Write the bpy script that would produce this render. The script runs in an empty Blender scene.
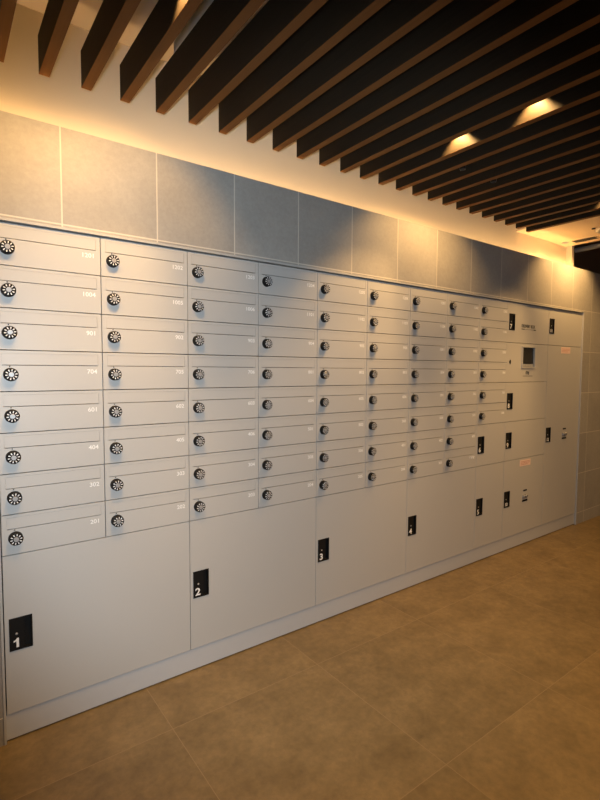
import bpy, bmesh, math, random
from mathutils import Matrix, Vector
random.seed(4)
PI = math.pi
S = bpy.context.scene
COL = S.collection

# ------------------------------------------------------------------ camera
cam_d = bpy.data.cameras.new('camera')
cam = bpy.data.objects.new('camera', cam_d); COL.objects.link(cam)
cam_d.sensor_fit = 'HORIZONTAL'; cam_d.sensor_width = 36.0
cam_d.lens = 490.65 * 36 / 600
cam_d.clip_start = 0.02
yaw, pit, rol = 0.6360460, -0.0597298, 0.0047747
fw = Vector((math.sin(yaw)*math.cos(pit), math.cos(yaw)*math.cos(pit), math.sin(pit)))
rt = Vector((math.cos(yaw), -math.sin(yaw), 0)); up = rt.cross(fw)
c_, s_ = math.cos(rol), math.sin(rol)
rt, up = c_*rt + s_*up, -s_*rt + c_*up
M = Matrix((rt, up, -fw)).transposed().to_4x4()
M.translation = Vector((-0.161, -1.969, 1.334))
cam.matrix_world = M
S.camera = cam

# ------------------------------------------------------------------ light and exposure
S.view_settings.view_transform = 'Standard'
S.view_settings.look = 'None'
S.view_settings.exposure = 0.0
S.view_settings.gamma = 1.0
S.view_settings.use_curve_mapping = False
w = bpy.data.worlds.new('world'); S.world = w; w.use_nodes = True
w.node_tree.nodes['Background'].inputs[0].default_value = (1.0, 0.72, 0.42, 1)
w.node_tree.nodes['Background'].inputs[1].default_value = 0.02

WARM = (1.0, 0.57, 0.20)
def spot(name, loc, target, power, half_deg, blend=0.3, radius=0.03, col=WARM):
    l = bpy.data.lights.new(name, 'SPOT'); l.energy = power; l.color = col
    l.spot_size = math.radians(half_deg*2); l.spot_blend = blend; l.shadow_soft_size = radius
    o = bpy.data.objects.new(name, l); COL.objects.link(o); o.location = loc
    d = Vector(target) - Vector(loc)
    o.rotation_euler = d.to_track_quat('-Z', 'Y').to_euler()
    return o
# the camera's own built-in flash
flp = Vector((-0.201, -1.96, 1.384))
flo = spot('camera_flash', flp, flp + fw - up*0.03, 124, 44, .60, 0.03, (0.84, 0.97, 1.08))
# wall washing downlights, mouths level with the slat bottoms (x, y, power)
WASH = [(-0.035, -0.60, 20.0), (0.381, -0.60, 28.0), (2.045, -0.38, 17.0), (2.322, -0.38, 17.0), (3.80, -0.27, 24.0), (4.10, -0.25, 24.0)]
# recessed twin downlights above the slats (x, [y...])
TWIN = [(0.407, (-0.62, -0.95)), (1.794, (-0.52, -0.88)), (3.181, (-0.62, -0.95))]
# other downlights of the room (x, y)
ROOM = [(1.06, -2.3, .30), (2.45, -2.3, .50), (3.84, -2.0, 1.15), (5.2, -1.3, 2.0), (-0.9, -2.4, .3)]
P_TWIN, P_ROOM, P_COVE = 34.0, 34.0, 44.0

# ------------------------------------------------------------------ materials
def lin(c): return tuple(((v/255)/12.92 if v/255 <= .04045 else ((v/255+.055)/1.055)**2.4) for v in c)
def mat(name, col, rough=.5, metal=0.0, noise=0.0, nscale=30, bump=0.0, emit=None, spec=.5):
    m = bpy.data.materials.new(name); m.use_nodes = True
    nt = m.node_tree; b = nt.nodes['Principled BSDF']
    b.inputs['Base Color'].default_value = (*col, 1); b.inputs['Roughness'].default_value = rough
    b.inputs['Metallic'].default_value = metal; b.inputs['Specular IOR Level'].default_value = spec
    if emit:
        b.inputs['Emission Color'].default_value = (*emit[:3], 1); b.inputs['Emission Strength'].default_value = emit[3]
    if noise or bump:
        tc = nt.nodes.new('ShaderNodeTexCoord'); n = nt.nodes.new('ShaderNodeTexNoise')
        n.inputs['Scale'].default_value = nscale; n.inputs['Detail'].default_value = 5
        nt.links.new(tc.outputs['Object'], n.inputs['Vector'])
        if noise:
            mr = nt.nodes.new('ShaderNodeMapRange'); mr.inputs['To Min'].default_value = 1-noise; mr.inputs['To Max'].default_value = 1+noise
            mx = nt.nodes.new('ShaderNodeVectorMath'); mx.operation = 'SCALE'; mx.inputs[0].default_value = col
            nt.links.new(n.outputs['Fac'], mr.inputs['Value']); nt.links.new(mr.outputs[0], mx.inputs['Scale'])
            nt.links.new(mx.outputs[0], b.inputs['Base Color'])
        if bump:
            bp = nt.nodes.new('ShaderNodeBump'); bp.inputs['Strength'].default_value = bump; bp.inputs['Distance'].default_value = .002
            nt.links.new(n.outputs['Fac'], bp.inputs['Height']); nt.links.new(bp.outputs[0], b.inputs['Normal'])
    return m

def tile_mat(name, axes, origin, pitch, gw, colA, colB, grout, rough, cloud=(3.0, .25), fine=(26, .14), tilevar=.12):
    """tiles with grout, world-fixed; axes = the two coordinates used"""
    m = bpy.data.materials.new(name); m.use_nodes = True
    nt = m.node_tree; N = nt.nodes; L = nt.links; b = N['Principled BSDF']
    b.inputs['Roughness'].default_value = rough
    geo = N.new('ShaderNodeNewGeometry'); sp = N.new('ShaderNodeSeparateXYZ'); L.new(geo.outputs['Position'], sp.inputs[0])
    def math_(op, a, bv=None, cv=None):
        n = N.new('ShaderNodeMath'); n.operation = op
        for i, v in enumerate((a, bv, cv)):
            if v is None: continue
            if isinstance(v, (int, float)): n.inputs[i].default_value = v
            else: L.new(v, n.inputs[i])
        return n.outputs[0]
    masks, idx = [], []
    for ax, o, p in zip(axes, origin, pitch):
        t = math_('DIVIDE', math_('SUBTRACT', sp.outputs[ax], o), p)
        idx.append(math_('FLOOR', t))
        f = math_('FRACT', t)
        d = math_('MULTIPLY', math_('MINIMUM', f, math_('SUBTRACT', 1.0, f)), p)
        masks.append(math_('LESS_THAN', d, gw/2))
    g = math_('MAXIMUM', masks[0], masks[1])
    cb = N.new('ShaderNodeCombineXYZ'); L.new(idx[0], cb.inputs[0]); L.new(idx[1], cb.inputs[1])
    wn = N.new('ShaderNodeTexWhiteNoise'); wn.noise_dimensions = '3D'; L.new(cb.outputs[0], wn.inputs[0])
    # cloudy stone pattern, shifted per tile
    sh = N.new('ShaderNodeVectorMath'); sh.operation = 'MULTIPLY_ADD'
    L.new(wn.outputs['Color'], sh.inputs[0]); sh.inputs[1].default_value = (9, 9, 9); L.new(geo.outputs['Position'], sh.inputs[2])
    n1 = N.new('ShaderNodeTexNoise'); n1.inputs['Scale'].default_value = cloud[0]; n1.inputs['Detail'].default_value = 7; n1.inputs['Roughness'].default_value = .62
    n2 = N.new('ShaderNodeTexNoise'); n2.inputs['Scale'].default_value = fine[0]; n2.inputs['Detail'].default_value = 6; n2.inputs['Roughness'].default_value = .7
    L.new(sh.outputs[0], n1.inputs['Vector']); L.new(sh.outputs[0], n2.inputs['Vector'])
    r1 = N.new('ShaderNodeMapRange'); r1.inputs['From Min'].default_value = .3; r1.inputs['From Max'].default_value = .7
    L.new(n1.outputs['Fac'], r1.inputs['Value'])
    mx = N.new('ShaderNodeMix'); mx.data_type = 'RGBA'; L.new(r1.outputs[0], mx.inputs[0])
    mx.inputs[6].default_value = (*colA, 1); mx.inputs[7].default_value = (*colB, 1)
    k = math_('ADD', math_('MULTIPLY', math_('SUBTRACT', wn.outputs['Value'], .5), tilevar*2),
              math_('ADD', 1.0, math_('MULTIPLY', math_('SUBTRACT', n2.outputs['Fac'], .5), fine[1]*4)))
    sc = N.new('ShaderNodeVectorMath'); sc.operation = 'SCALE'; L.new(mx.outputs[2], sc.inputs[0]); L.new(k, sc.inputs['Scale'])
    m2 = N.new('ShaderNodeMix'); m2.data_type = 'RGBA'; L.new(g, m2.inputs[0]); L.new(sc.outputs[0], m2.inputs[6]); m2.inputs[7].default_value = (*grout, 1)
    L.new(m2.outputs[2], b.inputs['Base Color'])
    h = math_('ADD', math_('MULTIPLY', g, -1.0), math_('MULTIPLY', n2.outputs['Fac'], .5))
    bp = N.new('ShaderNodeBump'); bp.inputs['Strength'].default_value = .35; bp.inputs['Distance'].default_value = .0015
    L.new(h, bp.inputs['Height']); L.new(bp.outputs[0], b.inputs['Normal'])
    return m

X0, P = 0.0, 0.3500          # first column, mailbox pitch
H = 0.1444                   # row height
TOP, DB = 1.834, 0.100       # cabinet top, door bottoms
m_wall = tile_mat('wall_tile', (0, 2), (0.218, 0.101), (0.3515, 0.351), .005, (.31, .295, .27), (.40, .38, .345), (.62, .58, .50), .55, cloud=(2.2, 0), fine=(60, .10), tilevar=.07)
m_floor = tile_mat('floor_tile', (0, 1), (0.503, -0.283), (0.686, 0.705), .0026, (.152, .102, .042), (.242, .168, .076), (.265, .185, .095), .45, cloud=(6, 0), fine=(32, .24), tilevar=.06)
m_white = mat('white_paint', (.68, .59, .45), .7, noise=.02, nscale=8)
m_ceil = mat('ceiling_paint', (.36, .31, .27), .8, noise=.03, nscale=5)
m_metal = mat('light_grey_painted_steel', (.50, .495, .475), .42, noise=.015, nscale=90)
m_trim = mat('grey_painted_trim', (.46, .455, .435), .5)
m_plinth = mat('grey_plinth_steel', (.51, .52, .53), .45, noise=.02, nscale=60)
m_dark = mat('shadow_gap_black', (.03, .028, .025), .8)
m_body = mat('mailbox_inside_grey', (.16, .155, .15), .6)
m_black = mat('black_plastic', (.009, .009, .009), .45, spec=.2)
m_black2 = mat('black_plastic_matt', (.010, .010, .010), .5, spec=.2)
m_silver = mat('brushed_silver', (.42, .42, .42), .42, metal=.5)
m_tick = mat('white_tick_paint', (.82, .82, .82), .5)
m_ink = mat('white_number_print', (.86, .86, .84), .5)
m_ink_d = mat('dark_letter_print', (.03, .028, .025), .5)
m_screen = mat('dark_display_glass', (.022, .024, .027), .12)
m_paper = mat('pale_pink_notice_paper', (.82, .62, .54), .6, noise=.02, nscale=50)
m_red = mat('red_brown_print', (.55, .25, .20), .6)
m_other = mat('room_wall_paint', (.34, .26, .18), .7, noise=.04, nscale=6)
m_brown = mat('dark_brown_panel', (.12, .07, .04), .5, noise=.1, nscale=12)
m_orange = mat('pale_ceiling_board', (.72, .58, .40), .7, noise=.03, nscale=6)
m_grey = mat('grey_vent_metal', (.42, .42, .42), .4, metal=.4)
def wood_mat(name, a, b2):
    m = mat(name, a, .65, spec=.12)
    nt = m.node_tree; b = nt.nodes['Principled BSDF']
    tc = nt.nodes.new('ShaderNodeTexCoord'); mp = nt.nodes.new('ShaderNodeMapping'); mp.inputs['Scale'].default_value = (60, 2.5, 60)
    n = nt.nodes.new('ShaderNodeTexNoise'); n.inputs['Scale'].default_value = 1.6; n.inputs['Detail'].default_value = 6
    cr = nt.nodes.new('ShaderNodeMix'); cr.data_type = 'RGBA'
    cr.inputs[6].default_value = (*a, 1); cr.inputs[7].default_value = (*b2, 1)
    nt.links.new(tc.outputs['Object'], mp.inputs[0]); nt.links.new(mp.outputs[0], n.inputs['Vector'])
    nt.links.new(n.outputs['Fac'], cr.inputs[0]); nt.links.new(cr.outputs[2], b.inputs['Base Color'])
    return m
m_wood_shade = wood_mat('shaded_side_timber', (.016, .012, .008), (.030, .022, .014))  # slat sides: shade between the slats darkened into the timber colour
m_wood_lit = wood_mat('lit_underside_timber', (.105, .047, .014), (.16, .073, .024))  # slat undersides: same timber, light from below put into the colour
m_lens = mat('lit_lamp_lens', (1, .9, .7), .4, emit=(1.0, .78, .45, 25))
m_led = mat('lit_led_strip', (1, .9, .7), .4, emit=(1.0, .60, .24, P_COVE))

m_board_fill = mat('added_board_fill_strip', (1, .9, .7), .4, emit=(1.0, .55, .20, 22))
# ------------------------------------------------------------------ mesh helpers
def box(bm, x0, x1, y0, y1, z0, z1, mi=0, bev=0):
    if x0 > x1: x0, x1 = x1, x0
    if y0 > y1: y0, y1 = y1, y0
    if z0 > z1: z0, z1 = z1, z0
    v = [bm.verts.new((x, y, z)) for x in (x0, x1) for y in (y0, y1) for z in (z0, z1)]
    fs = []
    for q in ((0, 1, 3, 2), (4, 6, 7, 5), (0, 4, 5, 1), (2, 3, 7, 6), (0, 2, 6, 4), (1, 5, 7, 3)):
        f = bm.faces.new([v[i] for i in q]); f.material_index = mi; fs.append(f)
    if bev:
        es = list({e for f in fs for e in f.edges})
        r = bmesh.ops.bevel(bm, geom=es, offset=bev, segments=2, profile=.7, affect='EDGES')
        for f in r['faces']: f.material_index = mi
def prism(bm, pts, x0, x1, mi=0):
    """pts in (y, z), extruded along x"""
    a = [bm.verts.new((x0, y, z)) for y, z in pts]; b = [bm.verts.new((x1, y, z)) for y, z in pts]
    n = len(pts)
    fs = [bm.faces.new(a), bm.faces.new(b[::-1])]
    for i in range(n): fs.append(bm.faces.new((a[i], b[i], b[(i+1) % n], a[(i+1) % n])))
    for f in fs: f.material_index = mi
def lathe(bm, cx, cz, prof, seg=28, mi=0, smooth=True):
    """profile of (radius, y) turned around the y axis through (cx, cz)"""
    rings = []
    for r, y in prof:
        if r < 1e-6: rings.append([bm.verts.new((cx, y, cz))])
        else: rings.append([bm.verts.new((cx+r*math.cos(2*PI*i/seg), y, cz+r*math.sin(2*PI*i/seg))) for i in range(seg)])
    for A, B in zip(rings, rings[1:]):
        for i in range(seg):
            j = (i+1) % seg
            if len(A) == 1 and len(B) == 1: continue
            if len(A) == 1: f = bm.faces.new((A[0], B[i], B[j]))
            elif len(B) == 1: f = bm.faces.new((A[i], B[0], A[j]))
            else: f = bm.faces.new((A[i], B[i], B[j], A[j]))
            f.material_index = mi; f.smooth = smooth
def vlathe(bm, cx, cy, prof, seg=28, mi=0):
    """profile of (radius, z) turned around the vertical through (cx, cy)"""
    rings = [[bm.verts.new((cx+r*math.cos(2*PI*i/seg), cy+r*math.sin(2*PI*i/seg), z)) for i in range(seg)] for r, z in prof]
    for A, B in zip(rings, rings[1:]):
        for i in range(seg):
            j = (i+1) % seg
            f = bm.faces.new((A[i], A[j], B[j], B[i])); f.material_index = mi; f.smooth = True
    return rings
def obj(name, bm, mats, parent=None, loc=None):
    bmesh.ops.recalc_face_normals(bm, faces=bm.faces[:])
    me = bpy.data.meshes.new(name); bm.to_mesh(me); bm.free()
    for m in (mats if isinstance(mats, (list, tuple)) else [mats]): me.materials.append(m)
    o = bpy.data.objects.new(name, me); COL.objects.link(o)
    if parent: o.parent = parent
    if loc: o.location = loc
    return o
def thing(name, label, cat, loc=(0, 0, 0), group=None):
    o = bpy.data.objects.new(name, None); COL.objects.link(o); o.location = loc
    o.empty_display_size = .05
    o['label'] = label; o['category'] = cat
    if group: o['group'] = group
    return o
def tag(o, label, cat, group=None):
    o['label'] = label; o['category'] = cat
    if group: o['group'] = group
    return o
def struct(name, bm, m): o = obj(name, bm, m); o['kind'] = 'structure'; return o
def text_obj(name, s, size, x, y, z, mtl, parent, align='RIGHT', depth=.0003, bold=0.0, stretch=1.0):
    """flat lettering standing on the front, facing -y; (x, z) is the baseline corner"""
    cu = bpy.data.curves.new(name, 'FONT'); cu.body = s; cu.size = size; cu.align_x = align
    cu.extrude = depth; cu.offset = bold; cu.resolution_u = 3
    t = bpy.data.objects.new(name, cu); COL.objects.link(t)
    dg = bpy.context.evaluated_depsgraph_get()
    me = bpy.data.meshes.new_from_object(t.evaluated_get(dg)); me.name = name
    bpy.data.objects.remove(t); bpy.data.curves.remove(cu)
    me.transform(Matrix.Scale(stretch, 4, (1, 0, 0)))
    me.transform(Matrix.Rotation(PI/2, 4, 'X'))
    me.materials.clear(); me.materials.append(mtl)
    o = bpy.data.objects.new(name, me); COL.objects.link(o); o.parent = parent; o.location = (x, y, z)
    return o

# ------------------------------------------------------------------ the setting
RX0, RX1, RY0 = -1.9, 6.6, -4.3        # the room's extent
XE, XS = 4.292, -0.008                 # the opening that holds the cabinet
FY = -0.008                            # face of the wall tiles
ZT = 2.198                             # top of the tiles
bm = bmesh.new(); box(bm, RX0, RX1, RY0, 0.5, -0.1, 0); struct('floor', bm, m_floor)
bm = bmesh.new()
box(bm, RX0, XS-.004, FY, .5, 0, ZT-.12)
box(bm, XE+.005, RX1, FY, .5, 0, ZT-.12)
box(bm, XS-.004, XE+.005, FY, .5, TOP+.014, ZT-.12)
box(bm, RX0, RX1, FY, .012, ZT-.12, ZT)
box(bm, XS-.004, XE+.005, .44, .5, 0, TOP+.014)
struct('wall_left', bm, m_wall)
WY = .120                              # white wall above, set back behind a light cove
bm = bmesh.new(); box(bm, RX0, 4.215, WY, .5, ZT-.12, 2.68)
struct('wall_upper', bm, m_white)
bm = bmesh.new(); box(bm, 4.208, 4.246, .070, .5, ZT-.12, 2.68); struct('trim_1', bm, m_white)
bm = bmesh.new(); box(bm, 4.246, RX1, .26, .5, ZT-.12, 2.68); struct('wall_dark', bm, m_brown)
CZ, PZ = 2.645, 2.402
bm = bmesh.new()
box(bm, RX0, 3.42, RY0, .13, CZ, CZ+.1)
struct('ceiling', bm, m_ceil)
bm = bmesh.new()
box(bm, 3.42, 4.206, RY0, .13, PZ, PZ+.03)
box(bm, 3.42, 3.45, RY0, .13, PZ+.03, CZ+.1)
box(bm, 4.176, 4.206, RY0, .13, PZ+.03, CZ+.1)
struct('ceiling_lower', bm, m_orange)
bm = bmesh.new(); box(bm, 4.206, RX1, RY0, .5, CZ, CZ+.1); struct('ceiling_far', bm, m_brown)
bm = bmesh.new(); box(bm, RX0-.1, RX0, RY0, .5, 0, CZ+.1); struct('wall_back', bm, m_other)
bm = bmesh.new(); box(bm, RX1, RX1+.1, RY0, .5, 0, CZ+.1); struct('wall_far', bm, m_wall)
bm = bmesh.new(); box(bm, RX0-.1, RX1+.1, RY0-.1, RY0, 0, CZ+.1); struct('wall_right', bm, m_other)
# steel trim around the cabinet
bm = bmesh.new()
box(bm, XS-.003, XS+.005, FY-.002, .06, 0, TOP+.013, bev=.001)
box(bm, XE-.001, XE+.004, FY-.0025, .06, 0, TOP+.013, bev=.001)
box(bm, XS+.005, XE-.001, FY-.0025, .06, TOP+.004, TOP+.013, bev=.001)
struct('trim_2', bm, m_trim)

# led strip in the cove behind the tile top
bm = bmesh.new(); box(bm, RX0+.1, 4.18, .022, .036, ZT-.114, ZT-.106)
t = thing('cove_light', 'warm cove light hidden on the ledge behind the tile top, with an added strip brightening the ceiling board', 'light', (0, 0, 0))
obj('cove_or_fill_strip', bm, m_led, t)
bm = bmesh.new(); box(bm, RX0+.1, 4.18, .018, .040, ZT-.1198, ZT-.114); obj('channel', bm, m_trim, t)
bm = bmesh.new(); box(bm, 3.46, 4.19, .000, .011, ZT, ZT+.0025)
obj('cove_or_fill_strip', bm, m_board_fill, t)  # unseen extra strip, added only to brighten the ceiling board

# ------------------------------------------------------------------ mailboxes
GAP = .0016
ORD = ['first', 'second', 'third', 'fourth', 'fifth', 'sixth', 'seventh', 'eighth', 'ninth', 'tenth', 'eleventh', 'twelfth']
def mailbox_base():
    t = thing('mailbox', '', 'mailbox', group='grey mailboxes in the wall cabinet')
    g = GAP; W = P
    # closed box behind the front
    bm = bmesh.new()
    box(bm, g, W-g, .30, .303, -H+g, -g)
    box(bm, g, g+.002, .022, .30, -H+g, -g); box(bm, W-g-.002, W-g, .022, .30, -H+g, -g)
    box(bm, g+.002, W-g-.002, .022, .30, -H+g, -H+g+.002); box(bm, g+.002, W-g-.002, .022, .30, -g-.002, -g)
    obj('body', bm, m_body, t)
    # the door with its mail slot opening
    fx0, fx1, fz0, fz1 = .018, W-.016, -.0535, -.0115
    bm = bmesh.new()
    box(bm, g, W-g, 0, .020, -H+g, fz0); box(bm, g, W-g, 0, .020, fz1, -g)
    box(bm, g, fx0, 0, .020, fz0, fz1); box(bm, fx1, W-g, 0, .020, fz0, fz1)
    bmesh.ops.remove_doubles(bm, verts=bm.verts[:], dist=1e-6)
    obj('door', bm, m_metal, t)
    bm = bmesh.new()
    prism(bm, [(.0004, fz1-.0005), (.0002, fz0+.0024), (.005, fz0+.0024), (.005, fz1-.0005)], fx0+.0005, fx1-.0008)
    obj('mail_flap', bm, m_metal, t)
    # combination lock: black knurled dial, ticks, silver centre
    cx, cz, R = .0435, -.0850, .0224
    bm = bmesh.new()
    lathe(bm, cx, cz, [(0, 0.001), (R*1.04, 0.001), (R*1.04, -.0035), (R, -.005), (R, -.0185), (R*.93, -.0215), (R*.70, -.0225), (0, -.0225)], 36)
    lk = obj('dial_lock', bm, m_black, t)
    bm = bmesh.new()
    for i in range(10):
        a = 2*PI*i/10 + .15
        da = Vector((math.cos(a), 0, math.sin(a))); dn = Vector((-math.sin(a), 0, math.cos(a)))
        C0 = Vector((cx, 0, cz))
        q = [C0+da*R*.50-dn*.0011, C0+da*R*.82-dn*.0019, C0+da*R*.82+dn*.0019, C0+da*R*.50+dn*.0011]
        f = bm.faces.new([bm.verts.new((p.x, -.0232, p.z)) for p in q])
        r = bmesh.ops.extrude_face_region(bm, geom=[f]); bmesh.ops.translate(bm, verts=[v for v in r['geom'] if isinstance(v, bmesh.types.BMVert)], vec=(0, .003, 0))
    obj('dial_ticks', bm, m_tick, lk)
    bm = bmesh.new()
    lathe(bm, cx, cz, [(0, -.0220), (R*.38, -.0220), (R*.38, -.0245), (R*.33, -.0252), (0, -.0252)], 20, smooth=False)
    obj('dial_knob', bm, m_silver, lk)
    bm = bmesh.new(); lathe(bm, cx-.002, cz+R+.006, [(0, .0004), (.0022, .0004), (.0022, -.0012), (0, -.0014)], 10)
    obj('index_mark', bm, m_black2, t)
    return t
def copy_tree(o, parent=None):
    c = o.copy(); COL.objects.link(c); c.parent = parent
    for ch in [k for k in o.children]: copy_tree(ch, c)
    return c
def floor_nos(a, b): return list(range(a, b+1))
rows = [
 floor_nos(1201, 1206)+floor_nos(1301, 1303),
 floor_nos(1004, 1006)+floor_nos(1101, 1106),
 floor_nos(901, 906)+floor_nos(1001, 1003),
 floor_nos(704, 706)+floor_nos(801, 806),
 floor_nos(601, 606)+floor_nos(701, 703),
 floor_nos(404, 406)+floor_nos(501, 506),
 floor_nos(302, 306)+floor_nos(401, 403),
 floor_nos(201, 206)+[301, '管理室'],
]
colname = ['leftmost mailbox column'] + [ORD[i]+' mailbox column from left' for i in range(1, 8)] + ['shorter rightmost mailbox column']
rowname = ['top', 'second from top', 'third from top', 'fourth from top', 'fifth from top', 'sixth from top', 'seventh from top', 'bottom']
proto = mailbox_base()
first = True
for c in range(9):
    for r in range(len(rows)):
        if c == 8 and r > 5: continue
        src = proto if first else copy_tree(proto)
        if first: base_children = list(proto.children)
        src.location = (X0+c*P, 0, TOP-r*H)
        no = rows[r][c]
        rn = rowname[r]
        if c < 3: src['label'] = 'grey mailbox marked %s with black dial, %s in %s' % (no, rn, colname[c])
        else: src['label'] = 'grey mailbox with black dial lock, %s in %s' % (rn, colname[c])
        src['_no'] = str(no)
        first = False
for o in [o for o in COL.objects if o.get('_no')]:
    n = o['_no']; del o['_no']
    text_obj('number', n, .0225 if n.isdigit() else .019, P-.020, -.0003, -.0815, m_ink, o, bold=.0004, stretch=1.08)

# ------------------------------------------------------------------ parcel lockers
def locker(x0, x1, ztop, zbot, label, digit=None, lat=None, group='numbered grey parcel lockers'):
    """lat = (dx of latch, z of latch bottom)"""
    t = thing('parcel_locker', label, 'locker', (x0, 0, zbot), group)
    W, Hh, g = x1-x0, ztop-zbot, GAP
    bm = bmesh.new()
    box(bm, g, W-g, .40, .403, g, Hh-g)
    box(bm, g, g+.002, .022, .40, g, Hh-g); box(bm, W-g-.002, W-g, .022, .40, g, Hh-g)
    box(bm, g+.002, W-g-.002, .022, .40, g, g+.002); box(bm, g+.002, W-g-.002, .022, .40, Hh-g-.002, Hh-g)
    obj('body', bm, m_body, t)
    lx0, lx1 = .0155, .0875
    lz0 = lat-zbot; lz1 = lz0+.117
    bm = bmesh.new()
    box(bm, g, W-g, 0, .020, g, lz0); box(bm, g, W-g, 0, .020, lz1, Hh-g)
    box(bm, g, lx0, 0, .020, lz0, lz1); box(bm, lx1, W-g, 0, .020, lz0, lz1)
    bmesh.ops.remove_doubles(bm, verts=bm.verts[:], dist=1e-6)
    obj('door', bm, m_metal, t)
    # latch: flat left part with number, finger pull well on the right
    bm = bmesh.new()
    xm = lx0+.047
    box(bm, lx0-.001, xm, -.0025, .018, lz0-.001, lz1+.001, bev=.0008)
    box(bm, xm, lx1+.001, -.0025, .018, lz1-.004, lz1+.001)
    box(bm, xm, lx1+.001, -.0025, .018, lz0-.001, lz0+.004)
    box(bm, lx1-.003, lx1+.001, -.0025, .018, lz0+.004, lz1-.004)
    box(bm, xm, lx1-.003, .014, .018, lz0+.004, lz1-.004)
    la = obj('latch', bm, m_black2, t)
    bm = bmesh.new(); lathe(bm, lx0+.022, lz0+.060, [(0, -.002), (.0042, -.002), (.0042, -.0042), (.002, -.005), (0, -.005)], 14)
    obj('lock_button', bm, m_grey, la)
    if digit == '1':
        bm = bmesh.new(); ox, oz = lx0+.012, lz0+.010
        v = [bm.verts.new((ox+a, -.0032, oz+b)) for a, b in ((.0085, 0), (.0165, 0), (.0165, .034), (.0105, .034), (.0070, .0285), (0, .0255), (0, .0200), (.0085, .0225))]
        f = bm.faces.new(v); r = bmesh.ops.extrude_face_region(bm, geom=[f])
        bmesh.ops.translate(bm, verts=[q for q in r['geom'] if isinstance(q, bmesh.types.BMVert)], vec=(0, .0006, 0))
        obj('number', bm, m_ink, la)
    elif digit:
        text_obj('number', digit, .046 if len(digit) == 1 else .034, lx0+.007, -.0029, lz0+.010, m_ink, la, 'LEFT', bold=.0010, stretch=1.1)
    return t
zr = lambda r: TOP-r*H
B = zr(8)
big = [('1', 0, 2, 'large grey bottom locker with black latch numbered 1, at the left end'),
       ('2', 2, 4, 'large grey bottom locker with black latch numbered 2, second from the left end'),
       ('3', 4, 6, 'large grey bottom locker with black latch numbered 3, third from the left end'),
       ('4', 6, 8, 'large grey bottom locker with black latch numbered 4, fourth from the left end')]
for d, a, b_, lb in big: locker(a*P, b_*P, B, DB, lb, d, .331)
C10, C11, C12 = 9*P-.004, 3.722, 4.290
C8 = 8*P
locker(C8, C10, B, DB, 'narrow grey bottom locker just right of locker 4', '5', .332)
locker(C8, C10, zr(6), B, 'small grey locker directly beneath the shorter rightmost mailbox column', '6', .767)
locker(C10, C11, TOP, zr(2), 'grey locker door with black DELIVERY BOX lettering, above the display screen', '7', .0+1.635).name = 'parcel_locker'
locker(C10, C11, zr(4), zr(6), 'grey locker door directly beneath the panel with the display screen', '8', 1.060)
locker(C10, C11, zr(6), B, 'grey locker door directly above the one with the lower pink notice', '9', .770)
lowk = locker(C10, C11, B, DB, 'grey bottom locker with a pink notice and twin key cylinders', '10', .332)
locker(C11, C12, TOP, zr(2), 'grey locker door in the cabinet\'s top right corner', '11', 1.637)
tall = locker(C11, C12, zr(2), DB, 'tall grey locker door at the right end with pink notice and twin keys', '12', .770)
top7 = [o for o in COL.objects if 'DELIVERY' in str(o.get('label', ''))][0]
lz = top7.location.z
text_obj('lettering', 'DELIVERY BOX', .0340, 3.327-C10, -.0004, 1.662-lz, m_ink_d, top7, 'LEFT', bold=.0008, stretch=.84)
bm = bmesh.new(); yy = 1.650-lz
box(bm, 3.327-C10, 3.533-C10, -.0005, .0, yy-.001, yy+.001)
box(bm, 3.327-C10, 3.370-C10, -.0006, .0, yy-.003, yy+.003); box(bm, 3.500-C10, 3.533-C10, -.0006, 0, yy-.003, yy+.003)
obj('underline', bm, m_ink_d, top7)
def notice(t, x0, x1, z0, z1):
    ox, oz = t.location.x, t.location.z
    bm = bmesh.new(); box(bm, x0-ox, x1-ox, -.0010, -.0001, z0-oz, z1-oz)
    for i in range(3):
        z = z1-oz-(z1-z0)*(.28+.22*i); box(bm, x0-ox+.012, x1-ox-.012-(.03 if i == 2 else 0), -.0013, -.0009, z-.0016, z+.0016, 1)
    o = obj('notice', bm, [m_paper, m_red], t); o['label'] = 'pale pink paper notice'
def keys(t, xc, zc):
    ox, oz = t.location.x, t.location.z; x, z = xc-ox, zc-oz
    bm = bmesh.new(); box(bm, x-.034, x+.034, -.003, -.0001, z-.018, z+.018, bev=.0012)
    k = obj('key_lock', bm, m_grey, t); k['label'] = 'twin key cylinders on a small metal plate'
    for s in (-1, 1):
        bm = bmesh.new(); lathe(bm, x+s*.016, z+.002, [(0, -.002), (.0120, -.002), (.0120, -.010), (.010, -.0125), (0, -.0125)], 20)
        box(bm, x+s*.016-.0012, x+s*.016+.0012, -.0130, -.0124, z-.006, z+.010, 1)
        obj('cylinder', bm, [m_silver, m_black2], k)
    bm = bmesh.new(); box(bm, x-.026, x+.026, -.0008, -.0001, z+.040, z+.052); obj('caption_plate', bm, m_black2, t)
    bm = bmesh.new(); box(bm, x-.038, x+.038, -.0010, -.0001, z-.040, z-.026); obj('lower_plate', bm, m_black2, t)
notice(tall, 3.936, 4.092, 1.484, 1.537); keys(tall, 4.040, .815)
notice(lowk, 3.362, 3.515, .616, .664); keys(lowk, 3.450, .378)

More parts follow.
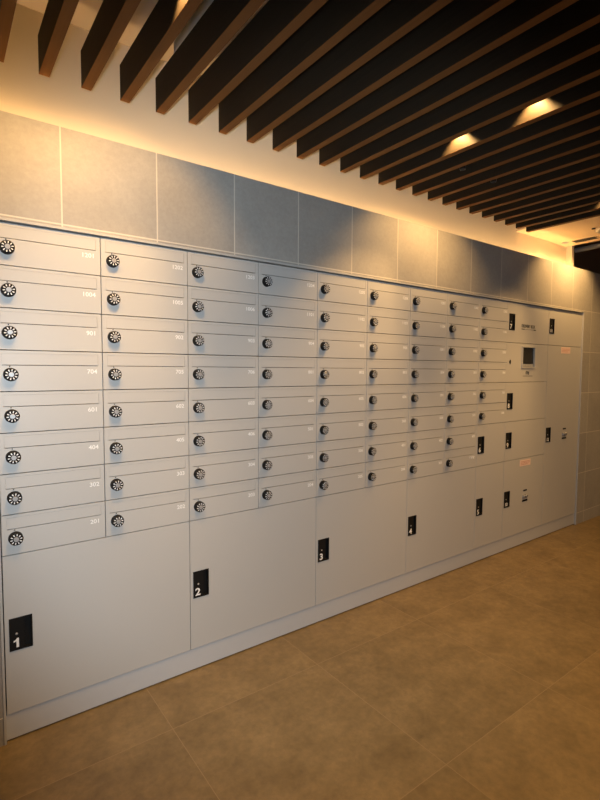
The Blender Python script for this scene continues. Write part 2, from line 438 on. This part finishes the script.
# control panel with the display
cp = thing('control_panel', 'grey control panel with a dark display screen and keyhole in the cabinet', 'control panel', (C10, 0, zr(4)))
W, Hh, g = C11-C10, 2*H, GAP
sx0, sx1, sz0, sz1 = 3.352-C10, 3.520-C10, 1.368-zr(4), 1.516-zr(4)
bm = bmesh.new()
box(bm, g, W-g, .020, .34, g, Hh-g); obj('body', bm, m_body, cp)
bm = bmesh.new()
box(bm, g, W-g, 0, .019, g, sz0); box(bm, g, W-g, 0, .019, sz1, Hh-g)
box(bm, g, sx0, 0, .019, sz0, sz1); box(bm, sx1, W-g, 0, .019, sz0, sz1)
obj('panel', bm, m_metal, cp)
bm = bmesh.new()
box(bm, sx0-.010, sx1+.008, -.006, .003, sz1, sz1+.008, bev=.001); box(bm, sx0-.010, sx1+.008, -.006, .003, sz0-.008, sz0, bev=.001)
box(bm, sx0-.010, sx0, -.006, .003, sz0, sz1, bev=.001); box(bm, sx1, sx1+.008, -.006, .003, sz0, sz1, bev=.001)
fr = obj('display_frame', bm, m_trim, cp)
bm = bmesh.new(); box(bm, sx0, sx1, .006, .010, sz0+.026, sz1-.001); sc_ = obj('display_screen', bm, m_screen, cp)
bm = bmesh.new(); box(bm, sx0, sx1, .003, .012, sz0, sz0+.024, bev=.001); kb = obj('display_shelf', bm, m_grey, cp)
bm = bmesh.new()
for i in range(4): box(bm, sx0+.020+i*.035, sx0+.040+i*.035, .001, .004, sz0+.007, sz0+.016, bev=.0008)
obj('buttons', bm, m_trim, kb)
bm = bmesh.new(); lathe(bm, 3.186-C10, 1.404-zr(4), [(0, .001), (.011, .001), (.011, -.002), (.009, -.003), (0, -.003)], 18)
box(bm, 3.186-C10-.004, 3.186-C10+.004, -.004, -.001, 1.404-zr(4)-.016, 1.404-zr(4)+.016)
obj('keyhole', bm, m_black2, cp)
text_obj('lettering', '受取', .026, 3.402-C10, -.0004, 1.315-zr(4), m_ink_d, cp, 'LEFT', bold=.001)
bm = bmesh.new(); box(bm, 3.366-C10, 3.503-C10, -.0006, 0, 1.3000-zr(4), 1.3035-zr(4)); obj('underline', bm, m_ink_d, cp)

# plinth under the doors
bm = bmesh.new()
box(bm, XS+.006, XE-.003, .004, .40, .006, DB-.002)
pl = obj('plinth', bm, m_plinth); tag(pl, 'long grey steel plinth running along the floor under the cabinet doors', 'plinth')
bm = bmesh.new(); box(bm, XS+.006, XE-.003, .012, .39, 0, .006); f_ = obj('shadow_gap', bm, m_dark, pl)

# ------------------------------------------------------------------ slatted ceiling
SX, SP, SW, SZ0, SZ1 = .017, .1387, .034, 2.360, 2.490
slat_mesh = None
for k in range(-4, 25):
    x = SX+k*SP
    if slat_mesh is None:
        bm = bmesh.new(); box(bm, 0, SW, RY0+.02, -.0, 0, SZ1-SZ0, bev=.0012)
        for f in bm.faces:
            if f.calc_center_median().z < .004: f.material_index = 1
        o = obj('ceiling_slat', bm, [m_wood_shade, m_wood_lit]); slat_mesh = o.data
    else:
        o = bpy.data.objects.new('ceiling_slat', slat_mesh); COL.objects.link(o)
    o.location = (x, 0, SZ0)
    if k < 0: lb = 'dark brown timber slat left of the picture, hung below the ceiling'
    elif k == 24: lb = 'last dark brown ceiling slat, beside the lit plain ceiling board'
    else:
        nm = ['leftmost', 'second', 'third', 'fourth', 'fifth', 'sixth', 'seventh', 'eighth', 'ninth', 'tenth', 'eleventh', 'twelfth', 'thirteenth', 'fourteenth', 'fifteenth', 'sixteenth', 'seventeenth', 'eighteenth', 'nineteenth', 'twentieth', 'twenty-first', 'twenty-second', 'twenty-third', 'twenty-fourth'][k]
        lb = 'dark brown timber ceiling slat, %s counted from the left along the white wall' % nm
        if k == 3: lb = 'dark brown ceiling slat fourth from left, its side lit by a downlight'
        if k == 13: lb = 'dark brown ceiling slat whose side shows two bright pools of lamplight'
    tag(o, lb, 'ceiling slat', 'parallel timber slats across the ceiling')
# carrier rails on which the slats hang
for i, (y, lb) in enumerate(((-2.2, 'thin dark rail crossing above the ceiling slats, nearer the mailbox wall'), (-3.6, 'thin dark rail crossing above the ceiling slats, nearer the opposite wall'))):
    bm = bmesh.new(); box(bm, RX0+.2, 3.39, y-.02, y+.02, SZ1, SZ1+.03)
    for x in (-1.2, .6, 2.4): box(bm, x-.005, x+.005, y-.005, y+.005, SZ1+.03, CZ)
    tag(obj('hanging_rail', bm, m_black2), lb, 'rail', 'rails above the slats')

# slim light fitting between two slats, seen near the top of the photo
bm = bmesh.new(); box(bm, .600, .616, -.90, -.12, SZ1+.045, CZ, bev=.002)
tag(obj('ceiling_track', bm, m_trim), 'slim pale track on the ceiling, seen through the gap between left slats', 'track')

# recessed downlights
def downlight(name, x, y, z, r, label, group, power, half, target=None, lens=True, blend=.35):
    t = thing(name, label, 'downlight', (x, y, z), group)
    bm = bmesh.new()
    vlathe(bm, 0, 0, [(r, 0), (r*.98, -.003), (r*.80, -.003), (r*.74, .030), (r*.74, .040)])
    obj('reflector', bm, m_trim if lens else m_dark, t)
    bm = bmesh.new(); rg = vlathe(bm, 0, 0, [(r*.73, .034), (r*.73, .038)], 20); bm.faces.new(rg[0][::-1]); bm.faces.new(rg[1])
    obj('lens', bm, m_lens if lens else m_dark, t)
    sp = spot('lamp', (x, y, z-.004), target or (x, y, 0), power, half, blend, r*(.7 if lens else .4))
    return t
which = ['left', 'middle', 'right']
for i, (x, ys) in enumerate(TWIN):
    for j, y in enumerate(ys):
        t = downlight('ceiling_downlight', x, y, 2.458, .022,
                  'warm recessed downlight between slats, %s pair, %s the mailbox wall' % (which[i], ('nearer', 'farther from')[j]), 'twin downlights above the slats', P_TWIN, 51)
        bm = bmesh.new(); vlathe(bm, 0, 0, [(.043, .012), (.0245, CZ-2.458)]); obj('housing', bm, m_black2, t)
WL = ['small black wall washing downlight left of the leftmost slat', 'small black wall washing downlight between the third and fourth slats from left',
      'small black wall washing downlight between slats, left one of the middle two', 'small black wall washing downlight between slats, right one of the middle two',
      'small wall washing downlight in the plain ceiling board, nearer the slats', 'small wall washing downlight in the plain ceiling board, at its far edge']
for i, (x, y, pw) in enumerate(WASH):
    # nearest gap between slats
    xg = x
    if x > 3.4: xg, z = x, PZ-.004
    else: z = SZ0+.012
    t = downlight('wall_washer', xg, y, z, .014, WL[i], 'small wall washing downlights', pw, 44 if y < -.5 else 54, (xg, y+.62, z-.57) if y < -.5 else (xg, y+(.50 if x < 3.4 else .42), z-.80), lens=False, blend=.7)
    if x < 3.4:
        bm = bmesh.new(); vlathe(bm, 0, 0, [(.016, -.001), (.016, CZ-z)]); obj('housing', bm, m_black2, t)
for i, (x, y, rel) in enumerate(ROOM):
    if x < 3.4:
        k = round((x-(SX+SW+(SP-SW)/2))/SP); xg = SX+SW+(SP-SW)/2+k*SP; z = SZ0+.012
    else: xg = x; z = PZ-.004 if x < 4.2 else CZ-.004
    t = downlight('room_downlight', xg, y, z, .040, 'warm round downlight over the open floor, %s' % ['near the camera side, left', 'centre', 'right of centre', 'far end', 'behind the camera'][i], 'downlights over the open floor', P_ROOM*rel, 70)
    if x < 3.4:
        bm = bmesh.new(); vlathe(bm, 0, 0, [(.042, -.001), (.042, CZ-z)]); obj('housing', bm, m_black2, t)

# far ceiling details: slot vent, small round spot, round diffuser
bm = bmesh.new()
box(bm, 4.022, 4.034, -.190, .010, PZ-.004, PZ); box(bm, 4.126, 4.138, -.190, .010, PZ-.004, PZ)
box(bm, 4.034, 4.126, -.190, -.180, PZ-.004, PZ); box(bm, 4.034, 4.126, .000, .010, PZ-.004, PZ)
t = thing('slot_vent', 'dark slot vent in the plain ceiling board beyond the slats', 'vent', (0, 0, 0))
obj('frame', bm, m_orange, t)
bm = bmesh.new(); box(bm, 4.034, 4.126, -.180, .000, PZ-.0015, PZ-.0002); obj('opening', bm, m_dark, t)
t = thing('spotlight', 'tiny round spotlight beside the slot vent in the ceiling board', 'spotlight', (4.05, .052, PZ))
bm = bmesh.new(); vlathe(bm, 0, 0, [(.026, 0), (.026, -.006), (.020, -.008), (.018, -.001)]); obj('ring', bm, m_trim, t)
bm = bmesh.new(); rg = vlathe(bm, 0, 0, [(.018, -.004), (.018, -.001)], 16); bm.faces.new(rg[0]); obj('lens', bm, m_silver, t)
t = thing('round_diffuser', 'round pale ceiling diffuser at the right edge beyond the slot vent', 'diffuser', (3.92, -.37, PZ))
bm = bmesh.new(); vlathe(bm, 0, 0, [(.13, 0), (.13, -.008), (.10, -.018), (.09, -.012), (.06, -.014), (.05, -.022), (.002, -.024)], 32); obj('ring', bm, m_grey, t)
# curved grey duct in the dark recess behind
bm = bmesh.new()
pts = [Vector((4.60-.33*(1-math.cos(a)), .22-.60*math.sin(a), 2.45)) for a in [i*PI/2/10 for i in range(11)]]
prev = None
for i, p in enumerate(pts):
    d = (pts[min(i+1, 10)]-pts[max(i-1, 0)]).normalized(); n = d.cross(Vector((0, 0, 1))).normalized()
    ring = [bm.verts.new(p+n*.022*math.cos(a)+Vector((0, 0, 1))*.022*math.sin(a)) for a in [2*PI*q/12 for q in range(12)]]
    if prev:
        for q in range(12): bm.faces.new((prev[q], prev[(q+1) % 12], ring[(q+1) % 12], ring[q])).smooth = True
    prev = ring
tag(obj('curved_pipe', bm, m_grey), 'curved grey pipe in the dark recess at the right edge', 'pipe')
